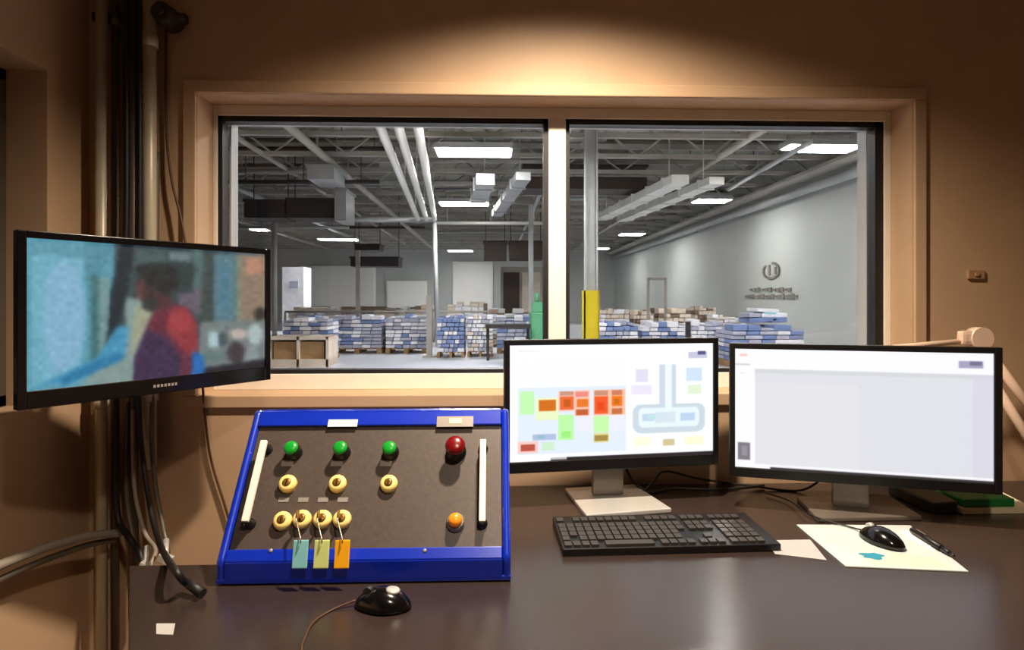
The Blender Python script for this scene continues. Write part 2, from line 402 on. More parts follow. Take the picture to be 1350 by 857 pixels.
E(645, 290, 78, 78, (34, 44, 48)); E(590, 320, 32, 50, (98, 60, 64)); E(628, 325, 42, 52, (62, 46, 50)); E(680, 275, 50, 56, (22, 28, 32)); E(615, 378, 34, 30, (44, 50, 48)); Q([(640, 340), (700, 340), (710, 400), (650, 400)], (84, 44, 56)); E(640, 235, 84, 30, (26, 40, 44)); E(655, 265, 70, 40, (28, 36, 40))
Q([(785, 570), (830, 590), (835, 680), (780, 680)], (30, 110, 190)); Q([(835, 640), (1080, 600), (1080, 660), (830, 690)], (24, 28, 40))
p.blur(8)
rs = np.random.RandomState(3)
nz_ = rs.normal(0, 1, (34, 58, 1)); nz_ = np.repeat(np.repeat(nz_, 4, 0), 4, 1)[:134, :230]
p.a = np.clip((p.a+nz_*4.5+rs.normal(0, 1.5, (134, 230, 3)))*.97, 0, 255); p.blur(2); picC = p
scrA = screen_mat('lit white display', 1.04); scrB = screen_mat('lit grey display', 1.0); scrC = screen_mat('lit camera display', .85)

def monitor_panel(root, W, H, z0, pic, sm, yoff=0., bez=(.012, .012, .014, .03), m='blk', remap=None, scr_rng=None, th=.022):
    l, r, t, bt = bez
    b = MB()
    b.ab((-W/2, yoff, z0), (-W/2+l, yoff+th, z0+H), 0); b.ab((W/2-r, yoff, z0), (W/2, yoff+th, z0+H), 0)
    b.ab((-W/2+l, yoff, z0+H-t), (W/2-r, yoff+th, z0+H), 0); b.ab((-W/2+l, yoff, z0), (W/2-r, yoff+th, z0+bt), 0)
    b.build('bezel', M[m], root, bevel=.0015)
    b = MB()
    b.ab((-W/2+.004, yoff+.008, z0+.004), (W/2-.004, yoff+th+.004, z0+H-.004), 0, .003)
    b.box((0, yoff+th+.014, z0+H*.48), (W*.72, .024, H*.66), 0, None, .01)
    b.build('back_shell', M['blk'], root)
    screen_mesh('screen', W-l-r, H-t-bt, pic, sm, root, ((l-r)/2, yoff+.0055, z0+bt), remap)

# middle monitor
t = thing('computer_monitor', 'middle computer monitor showing orange and green process diagram, silver stand', 'monitor', (.307, 1.545, DZ), math.radians(7.1))
monitor_panel(t, .572, .335, .094, picA, scrA, yoff=-.035, bez=(.014, .014, .014, .028))
b = MB(); b.prism([(-.098, -.115, 0), (.124, -.105, 0), (.1, .092, 0), (-.1, .092, 0)], (0, 0, .012)); b.build('base', M['silver'], t, bevel=.003)
b = MB(); b.ab((-.042, .012, .012), (.04, .034, .26), 0, .004); b.ab((-.05, -.004, .19), (.05, .016, .29), 0, .003); b.build('neck', M['pewter'], t)
# right monitor
t = thing('computer_monitor', 'right computer monitor showing a blank pale grey page', 'monitor', (.895, 1.455, DZ), math.radians(-16.1))
monitor_panel(t, .586, .335, .0855, picB, scrB, yoff=-.0675, bez=(.013, .016, .014, .024))
b = MB(); b.prism([(-.10, -.105, 0), (.145, -.03, 0), (.125, .12, 0), (-.115, .05, 0)], (0, 0, .012)); b.build('base', M['pewter'], t, bevel=.003)
b = MB(); b.ab((-.042, -.01, .012), (.04, .012, .25), 0, .004); b.ab((-.05, -.03, .17), (.05, -.008, .28), 0, .003); b.build('neck', M['pewter'], t)
# left monitor on its arm
zL, zR = 1.09, 1.52
t = thing('wall_monitor', 'angled wall monitor on left showing camera feed of person in red shirt', 'monitor', (-.724, 1.328, 1.0745), math.radians(54.1))
monitor_panel(t, .52, .335, 0, picC, scrC, bez=(.015, .014, .014, .034), m='blkgloss', remap=lambda sv: sv*zR/(zL+sv*(zR-zL)))
b = MB()
for k in range(7): b.ab((-.024+k*.0075, -.0006, .014), (-.019+k*.0075, .0002, .020))
b.build('maker_lettering', M['plate'], t, label='small grey lettering on the lower bezel')
L = Local(t)
b = MB(); b.box((0, .055, .17), (.11, .012, .11), 0, None, .002)
p1 = L(Vector((-.97, 1.50, 1.245))); p2 = L(Vector((-1.0, 1.655, 1.245)))
b.cyl((0, .06, .17), p1, .014); b.cyl(p1-Vector((0, 0, .03)), p1+Vector((0, 0, .03)), .018); b.cyl(p1, p2, .014)
b.build('mounting_arm', M['darkgrey'], t)

# ------------------------------------------------------------ control console
cx0, cx1 = -.514, .033
yF, yBk, zF, zBk = 1.110, 1.288, .7945, 1.0405
t = thing('control_console', 'blue sloped control console with buttons and key switches on the desk', 'control console', ((cx0+cx1)/2, (yF+yBk)/2, DZ))
bpy.context.view_layer.update()
O = Vector((cx0, yF, zF)); UX = Vector((1, 0, 0)); US = Vector((0, yBk-yF, zBk-zF)); SL = US.length; US.normalize(); N = UX.cross(US)  # outward normal (towards camera, up)
W = cx1-cx0
def S(s, q, h=0.): return O+UX*s+US*q+N*h
def sp(u, v, h=0.):
    """console-face coordinates (across, up the slope) of a photo point"""
    P = on_plane(u, v, O+N*h, N)-O; return P.dot(UX), P.dot(US)
RS = Matrix((UX, US, N)).transposed()
b = MB()
side = [(yF, DZ+.004), (yF, zF), (yBk, zBk), (yBk+.018, zBk), (yBk+.05, zBk-.03), (yBk+.12, DZ+.004)]
ix0, ix1, q0, q1 = .016, W-.016, .022, SL-.034
# shell: base, back and sides as one folded enclosure with an open tray on its sloping face
for xs_ in (cx0, cx1-.016):
    child_world(MB().prism([(xs_, y, z) for y, z in side], (.016, 0, 0)).build('side_panel', M['blue'], t, bevel=.0078), t)
b.prism([(cx0+.016, yBk+.02, zBk-.012), (cx0+.016, yBk+.045, zBk-.032), (cx0+.016, yBk+.115, DZ+.004), (cx0+.016, yBk+.105, DZ+.004)], (W-.032, 0, 0)); b.ab((cx0+.016, yBk-.002, zBk-.01), (cx1-.016, yBk+.022, zBk-.0005))
b.ab((cx0+.016, yF, DZ+.004), (cx1-.016, yF+.01, zF-.001)); b.ab((cx0, yF, DZ+.003), (cx1, yBk+.12, DZ+.012))
b.box(S(W/2, q0/2, -.005), (W-.032, q0, .01), 0, RS); b.box(S(W/2, (q1+SL)/2, -.005), (W-.032, SL-q1, .01), 0, RS)
child_world(b.build('enclosure', M['blue'], t, bevel=.002), t)
b = MB(); b.box(S(W/2, (q0+q1)/2, -.011), (W-.034, q1-q0+.01, .004), 0, RS)
child_world(b.build('panel', M['panel'], t), t)
HP = -.009
for x in (.05, W-.05):
    for y in (yF+.03, yBk+.09): child_world(MB().cyl((cx0+x, y, DZ), (cx0+x, y, DZ+.006), .012).build('rubber_foot', M['blk'], t), t)
def cw(mb, name, m, parent, **k):
    o = mb.build(name, m, parent, **k); bpy.context.view_layer.update(); o.matrix_parent_inverse = parent.matrix_world.inverted(); return o
# handles
for (ua, va, ub, vb) in ((344, 581, 328, 688), (633, 580, 640, 688)):
    sa, qa = sp(ua, va, .022); sb, qb = sp(ub, vb, .022)
    s_ = (sa+sb)/2
    b = MB(); b.box((S(s_, (qa+qb)/2, .022)), (.013, qa-qb, .010), 0, RS, .003)
    h = cw(b, 'handle', M['ivory'], t)
    for q in (qa-.008, qb+.004): cw(MB().lathe([(.010, HP), (.010, -.003), (.0065, -.002), (.0065, .018)], S(s_, q), N, 16), 'handle_post', M['blk'], h)
# green push buttons with their small plates
for u in (383, 448, 513):
    s_, q = sp(u, 589, .024)
    b = MB(); b.lathe([(.0165, HP), (.0165, -.001), (.0140, .001), (.0140, .018)], S(s_, q-.001), N)
    bt = cw(b, 'push_button', M['blk'], t, label='green push button on black collar')
    b = MB(); b.lathe([(.0138, .018), (.0142, .022), (.0125, .0255), (.006, .0272), (.0005, .0275)], S(s_, q-.001), N)
    cw(b, 'button_cap', M['green'], bt)
    s_, q = sp(u-4, 611, HP)
    b = MB(); b.box(S(s_, q, HP+.0005), (.024, .012, .001), 0, RS); cw(b, 'legend_plate', M['plate'], t)
# key switches
sw = []
for u, v in ((378, 636), (444, 636), (512, 636), (371, 685), (397, 683), (424, 683), (450, 683)):
    s_, q = sp(u, v, .006)
    b = MB(); b.lathe([(.0175, HP), (.0175, .000), (.0165, .004), (.012, .0075), (.009, .0075)], S(s_, q), N)
    k = cw(b, 'key_switch', M['brass'], t, label='cream brass key switch ring')
    b = MB(); b.lathe([(.0082, .0), (.0082, .0085), (.004, .009), (.0005, .009)], S(s_, q), N)
    b.box(S(s_, q, .0092), (.0022, .010, .001), 1, RS); cw(b, 'lock_cylinder', [M['brassdark'], M['blk']], k)
    sw.append((s_, q))
for u in (374, 400, 426, 452):
    s_, q = sp(u, 659, HP)
    b = MB(); b.box(S(s_, q, HP+.0005), (.020, .009, .001), 0, RS); cw(b, 'legend_plate', M['plate'], t)
# emergency stop
s_, q = sp(600, 586, .036)
b = MB(); b.lathe([(.021, HP), (.021, .000), (.0165, .002), (.0165, .024)], S(s_, q), N); es = cw(b, 'stop_button', M['blk'], t, label='dark red mushroom stop button')
b = MB(); b.lathe([(.015, .022), (.0195, .024), (.0205, .032), (.018, .038), (.010, .041), (.0005, .042)], S(s_, q), N); cw(b, 'mushroom_cap', M['red'], es)
# amber lamp
s_, q = sp(600, 685, .015)
b = MB(); b.lathe([(.018, HP), (.018, -.002), (.015, .002), (.015, .006)], S(s_, q), N); al = cw(b, 'indicator_lamp', M['plate'], t, label='amber indicator lamp in grey ring')
b = MB(); b.lathe([(.0135, .006), (.0135, .014), (.011, .019), (.006, .0215), (.0005, .022)], S(s_, q), N); cw(b, 'lamp_lens', M['amber'], al)
# labels on the top border
s_, q = sp(452, 558, 0)
b = MB(); b.box(S(s_, q, .0006), (.062, .016, .001), 0, RS); cw(b, 'name_label', M['white'], t, label='white label on the top border')
s_, q = sp(600, 556, 0)
b = MB(); b.box(S(s_, q, .0008), (.078, .024, .0014), 0, RS); b.box(S(s_+.001, q+.001, .0018), (.026, .012, .0008), 1, RS); cw(b, 'rating_plate', [M['plate'], M['cream']], t, label='metal plate above the red stop button')
# two screws on the lower border
for uu in (357, 560):
    s_, q = sp(uu, 726, 0); cw(MB().lathe([(.004, 0), (.0035, .0015), (.0005, .002)], S(s_, q), N, 12), 'screw', M['plate'], t)
# three keys with hanging tags
for i, (nm, lb, u, m) in enumerate((('tagged_key', 'key with light blue tag hanging from console switch', 396, 'tagblue'), ('tagged_key', 'key with pale green tag hanging from console switch', 424, 'taggreen'), ('tagged_key', 'key with orange tag hanging from console switch', 451, 'tagorange'))):
    s_, q = sw[4+i]; p0 = S(s_, q, .009); tip = S(s_, q, .030)
    k = wthing(nm, lb, 'key', tip, 'tagged keys in the console switches')
    b = MB(); b.box((p0+tip)/2, (.0018, .006, .021), 0, RS); b.lathe([(.0085, -.001), (.0085, .001)], S(s_, q, .031), UX, 16)
    cw(b, 'key_blade', M['brassdark'], k)
    a = S(s_, q, .034)
    yt = 1.092; X = on_y(u, 720, yt).x
    ztop = on_y(u, 713, yt).z; zb = on_y(u, 748, yt).z
    b = MB(); b.tube([a, a+Vector((0, -.006, -.008)), Vector((X, yt, ztop+.004)), Vector((X, yt, ztop-.004))], .0012, 8); cw(b, 'key_ring', M['steel'], k)
    b = MB(); b.box((X, yt, (zb+ztop)/2), (.027, .004, ztop-zb), 0, Matrix.Rotation(-.22, 3, 'X'), .0018)
    cw(b, 'key_tag', M[m], k)

# ------------------------------------------------------------ keyboard
t = thing('keyboard', 'black full size keyboard in front of the middle monitor', 'keyboard', (.372, 1.306, DZ), math.radians(1.5))
KW, KD = .462, .172
b = MB(); b.prism([(-KW/2, -KD/2, 0), (-KW/2, KD/2, 0), (-KW/2, KD/2, .021), (-KW/2, -KD/2, .016)], (KW, 0, 0)); b.build('keyboard_body', M['blk'], t, bevel=.002)
kb = MB(); kb.prism([(-.0078, -.0078, 0), (.0078, -.0078, 0), (.0078, .0078, 0), (-.0078, .0078, 0)], (0, 0, .006)); key = None
tilt = math.atan2(.005, KD)
def kz(y): return .016+(y+KD/2)*math.tan(tilt)
cols = [-.218+i*.0187 for i in range(15)]+[.071+i*.0187 for i in range(3)]+[.137+i*.0187 for i in range(5)][:4]
rows = [-.068, -.042, -.020, .002, .024, .058]
k0 = None; cnt = 0
for r, y in enumerate(rows):
    for c, x in enumerate(cols):
        wd = 1.
        if r == 0 and 3 < c < 11: 
            if c != 7: continue
            wd = 6.6
        if r in (1,) and c in (1, 14): continue
        if r in (2,) and c == 14: continue
        if 15 <= c <= 17 and (r == 2 or (r == 1 and c != 16)): continue
        if r == 5 and c in (1, 10): continue
        if k0 is None:
            k0 = kb.build('key', M['key'], t, bevel=.001); o = k0
        else:
            o = k0.copy(); C.objects.link(o)
        o.location = (x, y, kz(y)-.001); o.rotation_euler = (tilt, 0, 0); o.scale = (wd, 1.2, 1); cnt += 1

# ------------------------------------------------------------ mice, pad, papers, pen
def mouse_bm(Lh=.050, Wh=.030, Hh=.031):
    b = MB(); bm = b.bm
    bmesh.ops.create_uvsphere(bm, u_segments=24, v_segments=14, radius=1)
    for v in bm.verts:
        x, y, z = v.co
        tp = 1-.18*max(0, x)
        z = z*Hh*(1-.25*(x-.0)**2) if z > 0 else z*.004
        v.co = (x*Lh, y*Wh*tp, z+.0035)
    for f in bm.faces: f.smooth = True
    return b
def make_mouse(label, loc, rz, cable):
    t = wthing('computer_mouse', label, 'mouse', loc); t.rotation_euler = (0, 0, rz); bpy.context.view_layer.update()
    mouse_bm().build('mouse_shell', M['blkgloss'], t)
    MB().cyl((.026, -.005, .0265), (.026, .005, .0265), .008).build('scroll_wheel', M['silver'], t)
    MB().box((.008, 0, .0325), (.014, .0012, .003)).build('button_seam', M['darkgrey'], t)
    b = MB(); Lc = Local(t); b.tube([Lc(q) for q in cable], .0018, 8); b.build('mouse_cord', M['cable'], t)
    return t
mloc = Vector((-.190, 1.025, DZ))
make_mouse('black mouse in front of the blue console', mloc, math.radians(172),
    [Vector((-.238, 1.032, .760)), Vector((-.275, 1.015, .752)), Vector((-.295, .975, .752)), Vector((-.293, .92, .752)), Vector((-.285, .86, .752)), Vector((-.28, .62, .752))])
fm = bpy.data.objects['computer_mouse']
for ch in fm.children:
    if ch.name.startswith('mouse_cord'): ch.data.materials[0] = M['brown']
    if ch.name.startswith('scroll_wheel'): ch.data.materials[0] = M['darkgrey']
MB().lathe([(.012, -.004), (.012, .0), (.009, .0015), (.0005, .002)], (-.018, 0, .0322), (-.15, 0, 1), 20).build('palm_glint', M['silver'], fm)  # silver disc imitates the lamp's highlight on the glossy shell
# pad: printed sheet
P = [on_z(1050, 693, DZ), on_z(1115, 748, DZ), on_z(1277, 755, DZ), on_z(1200, 694, DZ)]
pad = wthing('mouse_pad', 'white printed mouse pad under the right black mouse', 'mouse pad', (sum(P, Vector())/4))
b = MB(); b.prism(P, (0, 0, .003)); cw(b, 'pad_sheet', M['padm'], pad, bevel=.0008)
def quadpatch(pts, h0, th=.0003):
    b = MB(); b.prism([Vector((q.x, q.y, h0)) for q in pts], (0, 0, th)); return b
zt = DZ+.003
cw(quadpatch([on_z(1142, 735, zt), on_z(1150, 744, zt), on_z(1255, 750, zt), on_z(1232, 736, zt), on_z(1180, 729, zt)], zt), 'cream_print', M['cream'], pad)
b = MB()
c0 = on_z(1150, 733, zt); ring = [Vector((c0.x+(.022+.005*math.cos(5*a))*math.cos(a), c0.y+(.016+.004*math.sin(3*a))*math.sin(a), zt+.0003)) for a in [k*math.pi/12 for k in range(24)]]
b.prism(ring, (0, 0, .0004)); cw(b, 'teal_print', M['teal'], pad)
cw(quadpatch([on_z(1185, 700, zt), on_z(1210, 716, zt), on_z(1232, 728, zt), on_z(1222, 712, zt), on_z(1200, 699, zt)], zt), 'pale_print', M['paper'], pad)
mm = on_z(1162, 716, zt)
make_mouse('black mouse on the white printed pad', Vector((mm.x, mm.y, DZ+.0035)), math.radians(110),
    [Vector((mm.x-.012, mm.y+.05, .762)), on_z(1118, 694, .756), on_z(1085, 682, .757)+Vector((-.03, .0, .006)), on_z(1040, 660, .757), on_z(1010, 650, .757)])
pn = wthing('marker_pen', 'black marker pen lying on the right edge of the white mouse pad', 'pen', on_z(1232, 716, DZ))
zp = DZ+.011
a = on_z(1203, 699, zp); c = on_z(1258, 733, zp); d = c-a
b = MB(); b.cyl(a, a+d*.72, .0068); b.cyl(a+d*.72, a+d*.9, .0058, .004); b.cyl(a+d*.9, c, .003, .002); cw(b, 'pen_barrel', M['blk'], pn)
b = MB(); b.ab((-.0012, -.0, 0), (.0012, .03, .0015)); o = b.build('pen_clip', M['steel'], pn)
mid = a+d*.12; o.matrix_parent_inverse = pn.matrix_world.inverted(); o.location = mid+Vector((0, 0, .0075)); o.rotation_euler = (0, 0, math.atan2(d.y, d.x)-math.pi/2)
P = [on_z(1008, 713, DZ), on_z(1022, 731, DZ), on_z(1090, 739, DZ), on_z(1068, 712, DZ)]
b = MB(); b.prism([v+Vector((0, 0, .0004)) for v in P], (0, 0, .0008)); tag(b.build('paper_slip', M['paper2']), 'grey white paper slip between keyboard and mouse pad', 'paper')
# right back clutter: black adapter, papers, green folder
def flat(name, pts, z, th, m, label, cat, bev=0):
    b = MB(); b.prism([Vector((q.x, q.y, z)) for q in pts], (0, 0, th)); return tag(b.build(name, M[m], None, bev), label, cat)
flat('black_box', [Vector((1.075, 1.58, 0)), Vector((1.085, 1.42, 0)), Vector((1.15, 1.43, 0)), Vector((1.17, 1.60, 0))], DZ+.0005, .03, 'blk', 'flat black box behind the right monitor stand', 'box', .004)
flat('paper_stack', [Vector((1.16, 1.50, 0)), Vector((1.16, 1.425, 0)), Vector((1.34, 1.425, 0)), Vector((1.38, 1.60, 0)), Vector((1.185, 1.60, 0))], DZ+.0005, .012, 'cream', 'thin stack of cream papers beneath the green folder', 'papers')
flat('folder', [Vector((1.165, 1.485, 0)), Vector((1.17, 1.435, 0)), Vector((1.30, 1.435, 0)), Vector((1.325, 1.59, 0)), Vector((1.19, 1.59, 0))], DZ+.013, .020, 'greenf', 'green folder lying behind the right monitor', 'folder', .003)
flat('desk_sticker', [on_z(206, 823, DZ), on_z(206, 837, DZ), on_z(228, 838, DZ), on_z(231, 823, DZ)], DZ+.0002, .0012, 'paper2', 'small white sticker on left corner of the desk', 'sticker')

# ------------------------------------------------------------ cream lamp arm at right
j = at(1290, 446, 1.60)
lampb = Vector((1.57, 1.54, DZ+.001))
t = wthing('desk_lamp', 'cream jointed desk lamp rising behind the right monitor', 'lamp', lampb)
b = MB(); b.lathe([(.085, 0), (.085, .012), (.07, .022), (.015, .03), (.012, .06)], lampb, (0, 0, 1)); cw(b, 'base', M['lamp'], t)
k1 = lampb+Vector((-.085, 0, .085))
jr = at(1352, 530, 1.58); jr2 = at(1352, 572, 1.575)
d1 = (jr-j); e1 = j+d1*((k1.x-j.x)/d1.x)
b = MB(); b.tube([j, e1], .0115, 12, sub=1); cw(b, 'upper_rod', M['lamp'], t)
o2 = at(1288, 470, 1.60); d2 = jr2-o2; e2 = o2+d2*((k1.x-.0-o2.x)/d2.x)
b = MB(); b.tube([o2, e2], .0115, 12, sub=1); cw(b, 'lower_rod', M['lamp'], t)
b = MB(); b.tube([lampb+Vector((0, 0, .03)), k1+Vector((0, 0, -.005)), Vector((k1.x, e1.y, max(e1.z, e2.z)))], .009, 12, sub=1); b.cyl((k1.x, e2.y-.012, e2.z), (k1.x, e2.y+.012, e2.z), .014); cw(b, 'upright', M['lamp'], t)
b = MB(); b.cyl(j+Vector((0, -.016, 0)), j+Vector((0, .016, 0)), .030, n=28); b.box((j+o2)/2, (.03, .012, .06), 0, None, .004); b.box(j+Vector((-.018, 0, .002)), (.07, .024, .038), 0, None, .010); cw(b, 'elbow_joint', M['lamp'], t)
hd = at(1120, 470, 1.60)
b = MB(); b.tube([j+Vector((0, 0, -.004)), at(1180, 458, 1.60), hd], .0075, 12, sub=1); cw(b, 'head_arm', M['lamp'], t)
b = MB(); b.lathe([(.012, .03), (.02, .02), (.05, -.03), (.052, -.032), (.001, -.02)], hd+Vector((0, 0, -.03)), (0, 0, 1)); cw(b, 'lamp_shade', M['lamp'], t)
# scuffed plate on wall
pc = on_y(1285, 362, YW)
b = MB(); b.box((pc.x, YW-.004, pc.z), (.05, .008, .026), 0, None, .003); b.box((pc.x, YW-.009, pc.z), (.012, .006, .010), 0, None, .002)
tag(b.build('wall_plate', M['scuff']), 'small brown plate on the tan wall right of the window', 'wall plate')

# ------------------------------------------------------------ conduits and cables in the left corner
def pipe(label, u, r, z0, z1, m, Y=1.645, coup=(), name='conduit_pipe', grp='conduits in the left corner'):
    X = on_y(u, 300, Y).x
    t = wthing(name, label, 'pipe', (X, Y, z0), grp)
    b = MB(); b.cyl((X, Y, z0), (X, Y, z1), r, n=20); cw(b, 'pipe_run', M[m], t)
    for zc in coup:
        b = MB(); b.cyl((X, Y, zc-.016), (X, Y, zc+.016), r*1.25, n=20); cw(b, 'coupling', M[m], t)
    return t
pipe('leftmost light conduit nearest the wall corner', 134, .0145, 0, ZC, 'conduit', coup=(2.13, 1.0))
pipe('thin dark grey conduit between the two left light conduits', 152, .010, 0, ZC, 'conduit2', Y=1.665, coup=(2.05,))
pipe('dull grey conduit just left of the thickest light one', 176, .0125, .4, ZC, 'conduit2', Y=1.655)
pipe('thickest light conduit, with a coupling near the top', 197, .0175, .82, ZC, 'conduit', coup=(1.985, 1.02))
def cord(name, label, pts, r, m, cat='cable', grp=None):
    return tag(MB().tube(pts, r, 10).build(name, M[m]), label, cat, grp)
g = 'loose cables under the wall monitor'
def W_(u, v, Y): return on_y(u, v, Y)
cord('power_cable', 'black cable running down beside the leftmost conduits', [W_(165, -20, 1.62), W_(166, 300, 1.62), W_(154, 480, 1.615), W_(153, 600, 1.61), W_(155, 680, 1.60), W_(170, 708, 1.57), W_(186, 735, 1.54), W_(196, 800, 1.53), W_(200, 1010, 1.53)], .0085, 'cable')
cord('power_cable', 'thick black cable ending in a plug on the desk', [W_(184, -20, 1.61), W_(184, 300, 1.61), W_(183, 520, 1.61), W_(188, 600, 1.60), W_(200, 680, 1.53), W_(213, 722, 1.40), on_z(228, 748, .80), on_z(244, 768, .775)], .0065, 'cable')
tag(MB().cyl(on_z(243, 765, .775), on_z(267, 783, .760), .0075, .009).build('plug', M['cable']), 'black plug on the desk beside the blue console', 'plug')
cord('grey_cable', 'grey cable hanging right of the thick light conduit', [W_(207, 200, 1.66), W_(206, 400, 1.65), W_(200, 560, 1.63), W_(205, 640, 1.61), W_(216, 700, 1.58), W_(222, 740, 1.56), W_(224, 900, 1.56)], .006, 'conduit2')
cord('grey_cable', 'thin grey cable curling over the connectors', [W_(175, 540, 1.63), W_(177, 640, 1.62), W_(190, 700, 1.58), W_(205, 725, 1.52), W_(196, 752, 1.48), W_(190, 800, 1.48), W_(188, 1000, 1.48)], .005, 'hose')
cord('grey_cable', 'grey cable looping between conduits below the wall monitor', [W_(168, 530, 1.64), W_(166, 640, 1.63), W_(176, 712, 1.60), W_(190, 745, 1.58), W_(178, 850, 1.58), W_(176, 1000, 1.58)], .006, 'conduit2')
cord('hanging_cable', 'thin brown cord dangling across the wall behind the monitor', [W_(219, 30, 1.672), W_(219, 160, 1.68), W_(226, 235, 1.672), W_(241, 300, 1.665), W_(262, 430, 1.655), W_(268, 520, 1.68), W_(277, 600, 1.68), W_(297, 668, 1.68), W_(312, 720, 1.68)], .0035, 'brown', 'cord')
for (u, v, s_, lb) in ((192, 746, .016, 'small clear connector among cables, left one'), (218, 737, .020, 'larger clear connector among cables, right one')):
    q = on_y(u, v, 1.45); b = MB(); b.box(q, (s_*1.6, s_, s_), 0, Matrix.Rotation(.4, 3, 'Y'), .003); b.cyl(q, q+Vector((-.02, .04, .03)), s_*.35)
    tag(b.build('connector', M['silver']), lb, 'connector', 'connectors among the cables')
q = on_y(200, 748, 1.50)
cord('connector_lead', 'short pale lead joining the clear connectors', [on_y(222, 738, 1.46), on_y(214, 752, 1.45), on_y(198, 752, 1.45), on_y(190, 748, 1.46)], .004, 'hose')
# flexible conduit leaving to the left
pts = [W_(158, 703, 1.61), at(118, 706, 1.50), at(60, 722, 1.38), at(0, 745, 1.27), at(-70, 778, 1.14), at(-160, 820, 1.0)]
cord('flexible_conduit', 'light grey flexible conduit curving off along left wall', pts, .0105, 'hose', 'conduit')
pts = [W_(152, 712, 1.62), at(118, 718, 1.52), at(60, 738, 1.40), at(0, 764, 1.29), at(-70, 800, 1.16), at(-160, 850, 1.02)]
cord('flexible_conduit', 'dark lower cable curving beneath the light flexible conduit', pts, .0075, 'conduit2', 'conduit')
# strap and box
q = on_y(150, 20, 1.66)
x0 = on_y(118, 20, 1.66).x; x1 = on_y(242, 20, 1.66).x
b = MB(); b.ab((x0, 1.668, q.z-.011), (x1, 1.688, q.z+.011), 0, .002)
tag(b.build('strut_channel', M['ddark2']), 'dark strut channel holding the conduits near the ceiling', 'strut')
q = on_y(225, 26, 1.65)
b = MB(); b.cyl((q.x, 1.668, q.z), (q.x, 1.60, q.z), .030, .026, n=24); b.cyl((q.x-.01, 1.64, q.z), (q.x+.045, 1.64, q.z+.003), .010); b.cyl((q.x, 1.603, q.z), (q.x, 1.590, q.z), .012)
tag(b.build('junction_box', M['ddark2']), 'dark round junction box at the top of the conduits', 'junction box')
# cables between the two desk monitors
cord('monitor_cable', 'black cable drooping behind the middle monitor', [Vector((.36, 1.635, .93)), Vector((.375, 1.65, .80)), Vector((.42, 1.60, .757)), Vector((.50, 1.625, .757)), Vector((.62, 1.61, .757)), Vector((.76, 1.64, .757))], .004, 'cable')
cord('monitor_cable', 'black cable looping up between the monitor stands', [Vector((.40, 1.585, .757)), Vector((.44, 1.62, .775)), Vector((.48, 1.64, .80)), Vector((.58, 1.65, .775)), Vector((.72, 1.63, .76)), Vector((.85, 1.60, .757)), Vector((.93, 1.58, .83))], .003, 'cable')

# ------------------------------------------------------------ factory hall beyond the window
HX0, HX1, HY1, HZ = -14., 7., 34., 4.7
struct('floor_hall', MB().ab((HX0, YH, -.1), (HX1+.2, HY1, 0)), M['hfloor'])
struct('ceiling_hall', MB().ab((HX0, YH, HZ), (HX1+.2, HY1, HZ+.1)), M['hceil'])
struct('wall_hall_right', MB().ab((HX1, YH, 0), (HX1+.2, HY1, HZ)), M['hwall'])
struct('wall_hall_far', MB().ab((HX0, HY1, 0), (HX1+.2, HY1+.2, HZ)), M['hwall'])
struct('wall_hall_left', MB().ab((HX0-.2, YH, 0), (HX0, HY1, HZ)), M['hwall'])
# open web joists
for k in range(18):
    Y = 8.6+k*1.4
    b = MB(); b.ab((HX0, Y-.05, 4.55), (HX1, Y+.05, 4.66)); b.ab((HX0, Y-.04, 4.02), (HX1, Y+.04, 4.10))
    x = HX0; up = True
    while x < HX1-.7:
        b.tube([(x, Y, 4.06 if up else 4.6), (x+.7, Y, 4.6 if up else 4.06)], .022, 5, sub=1); x += .7; up = not up
    o = struct('beam_hall_%d' % (k+1), b, M['beam'])
# troffers
def troffer(u, v, wd, dp, lb, h=2.42, n=None):
    Y = h*F/(395-v); q = at(u, v, Y)
    t = wthing('ceiling_light', lb, 'light', (q.x, q.y, q.z), 'lit ceiling lights in the hall')
    b = MB(); b.ab((q.x-wd/2-.03, q.y-dp/2-.03, q.z), (q.x+wd/2+.03, q.y+dp/2+.03, q.z+.09)); cw(b, 'light_housing', M['galv'], t)
    b = MB(); b.ab((q.x-wd/2, q.y-dp/2, q.z-.012), (q.x+wd/2, q.y+dp/2, q.z-.001)); cw(b, 'diffuser', M['light'], t)
    b = MB()
    for sx in (-1, 1): b.tube([(q.x+sx*wd*.4, q.y, q.z+.09), (q.x+sx*wd*.4, q.y, HZ)], .008, 5, sub=1)
    cw(b, 'hanger', M['beam'], t)
troffer(625, 201, 1.2, .55, 'large ceiling light nearest in the left pane')
troffer(612, 269, 1.2, .6, 'ceiling light below the large nearest one, left pane')
troffer(607, 331, 1.2, .6, 'far ceiling light low beside the centre post')
troffer(446, 316, 1.5, .6, 'ceiling light above the dark vents, left pane')
troffer(342, 303, .5, .5, 'small ceiling light at the left edge of the window')
troffer(440, 348, 1.3, .6, 'small distant ceiling light beneath the left one')
troffer(392, 348, .5, .6, 'tiny distant ceiling light far left')
troffer(1095, 196, .80, .45, 'large ceiling light nearest in the right pane')
troffer(1042, 194, .14, .3, 'tiny ceiling light beside the nearest right one')
troffer(938, 265, .80, .5, 'second ceiling light in the right pane row')
troffer(833, 309, .85, .6, 'third ceiling light in the right pane row')
troffer(793, 328, .65, .6, 'farthest ceiling light in the right pane row')
troffer(640, 110, 1.2, .55, 'ceiling light above the left pane', h=2.42)
troffer(980, 60, 1.2, .5, 'ceiling light above the right pane', h=2.42)

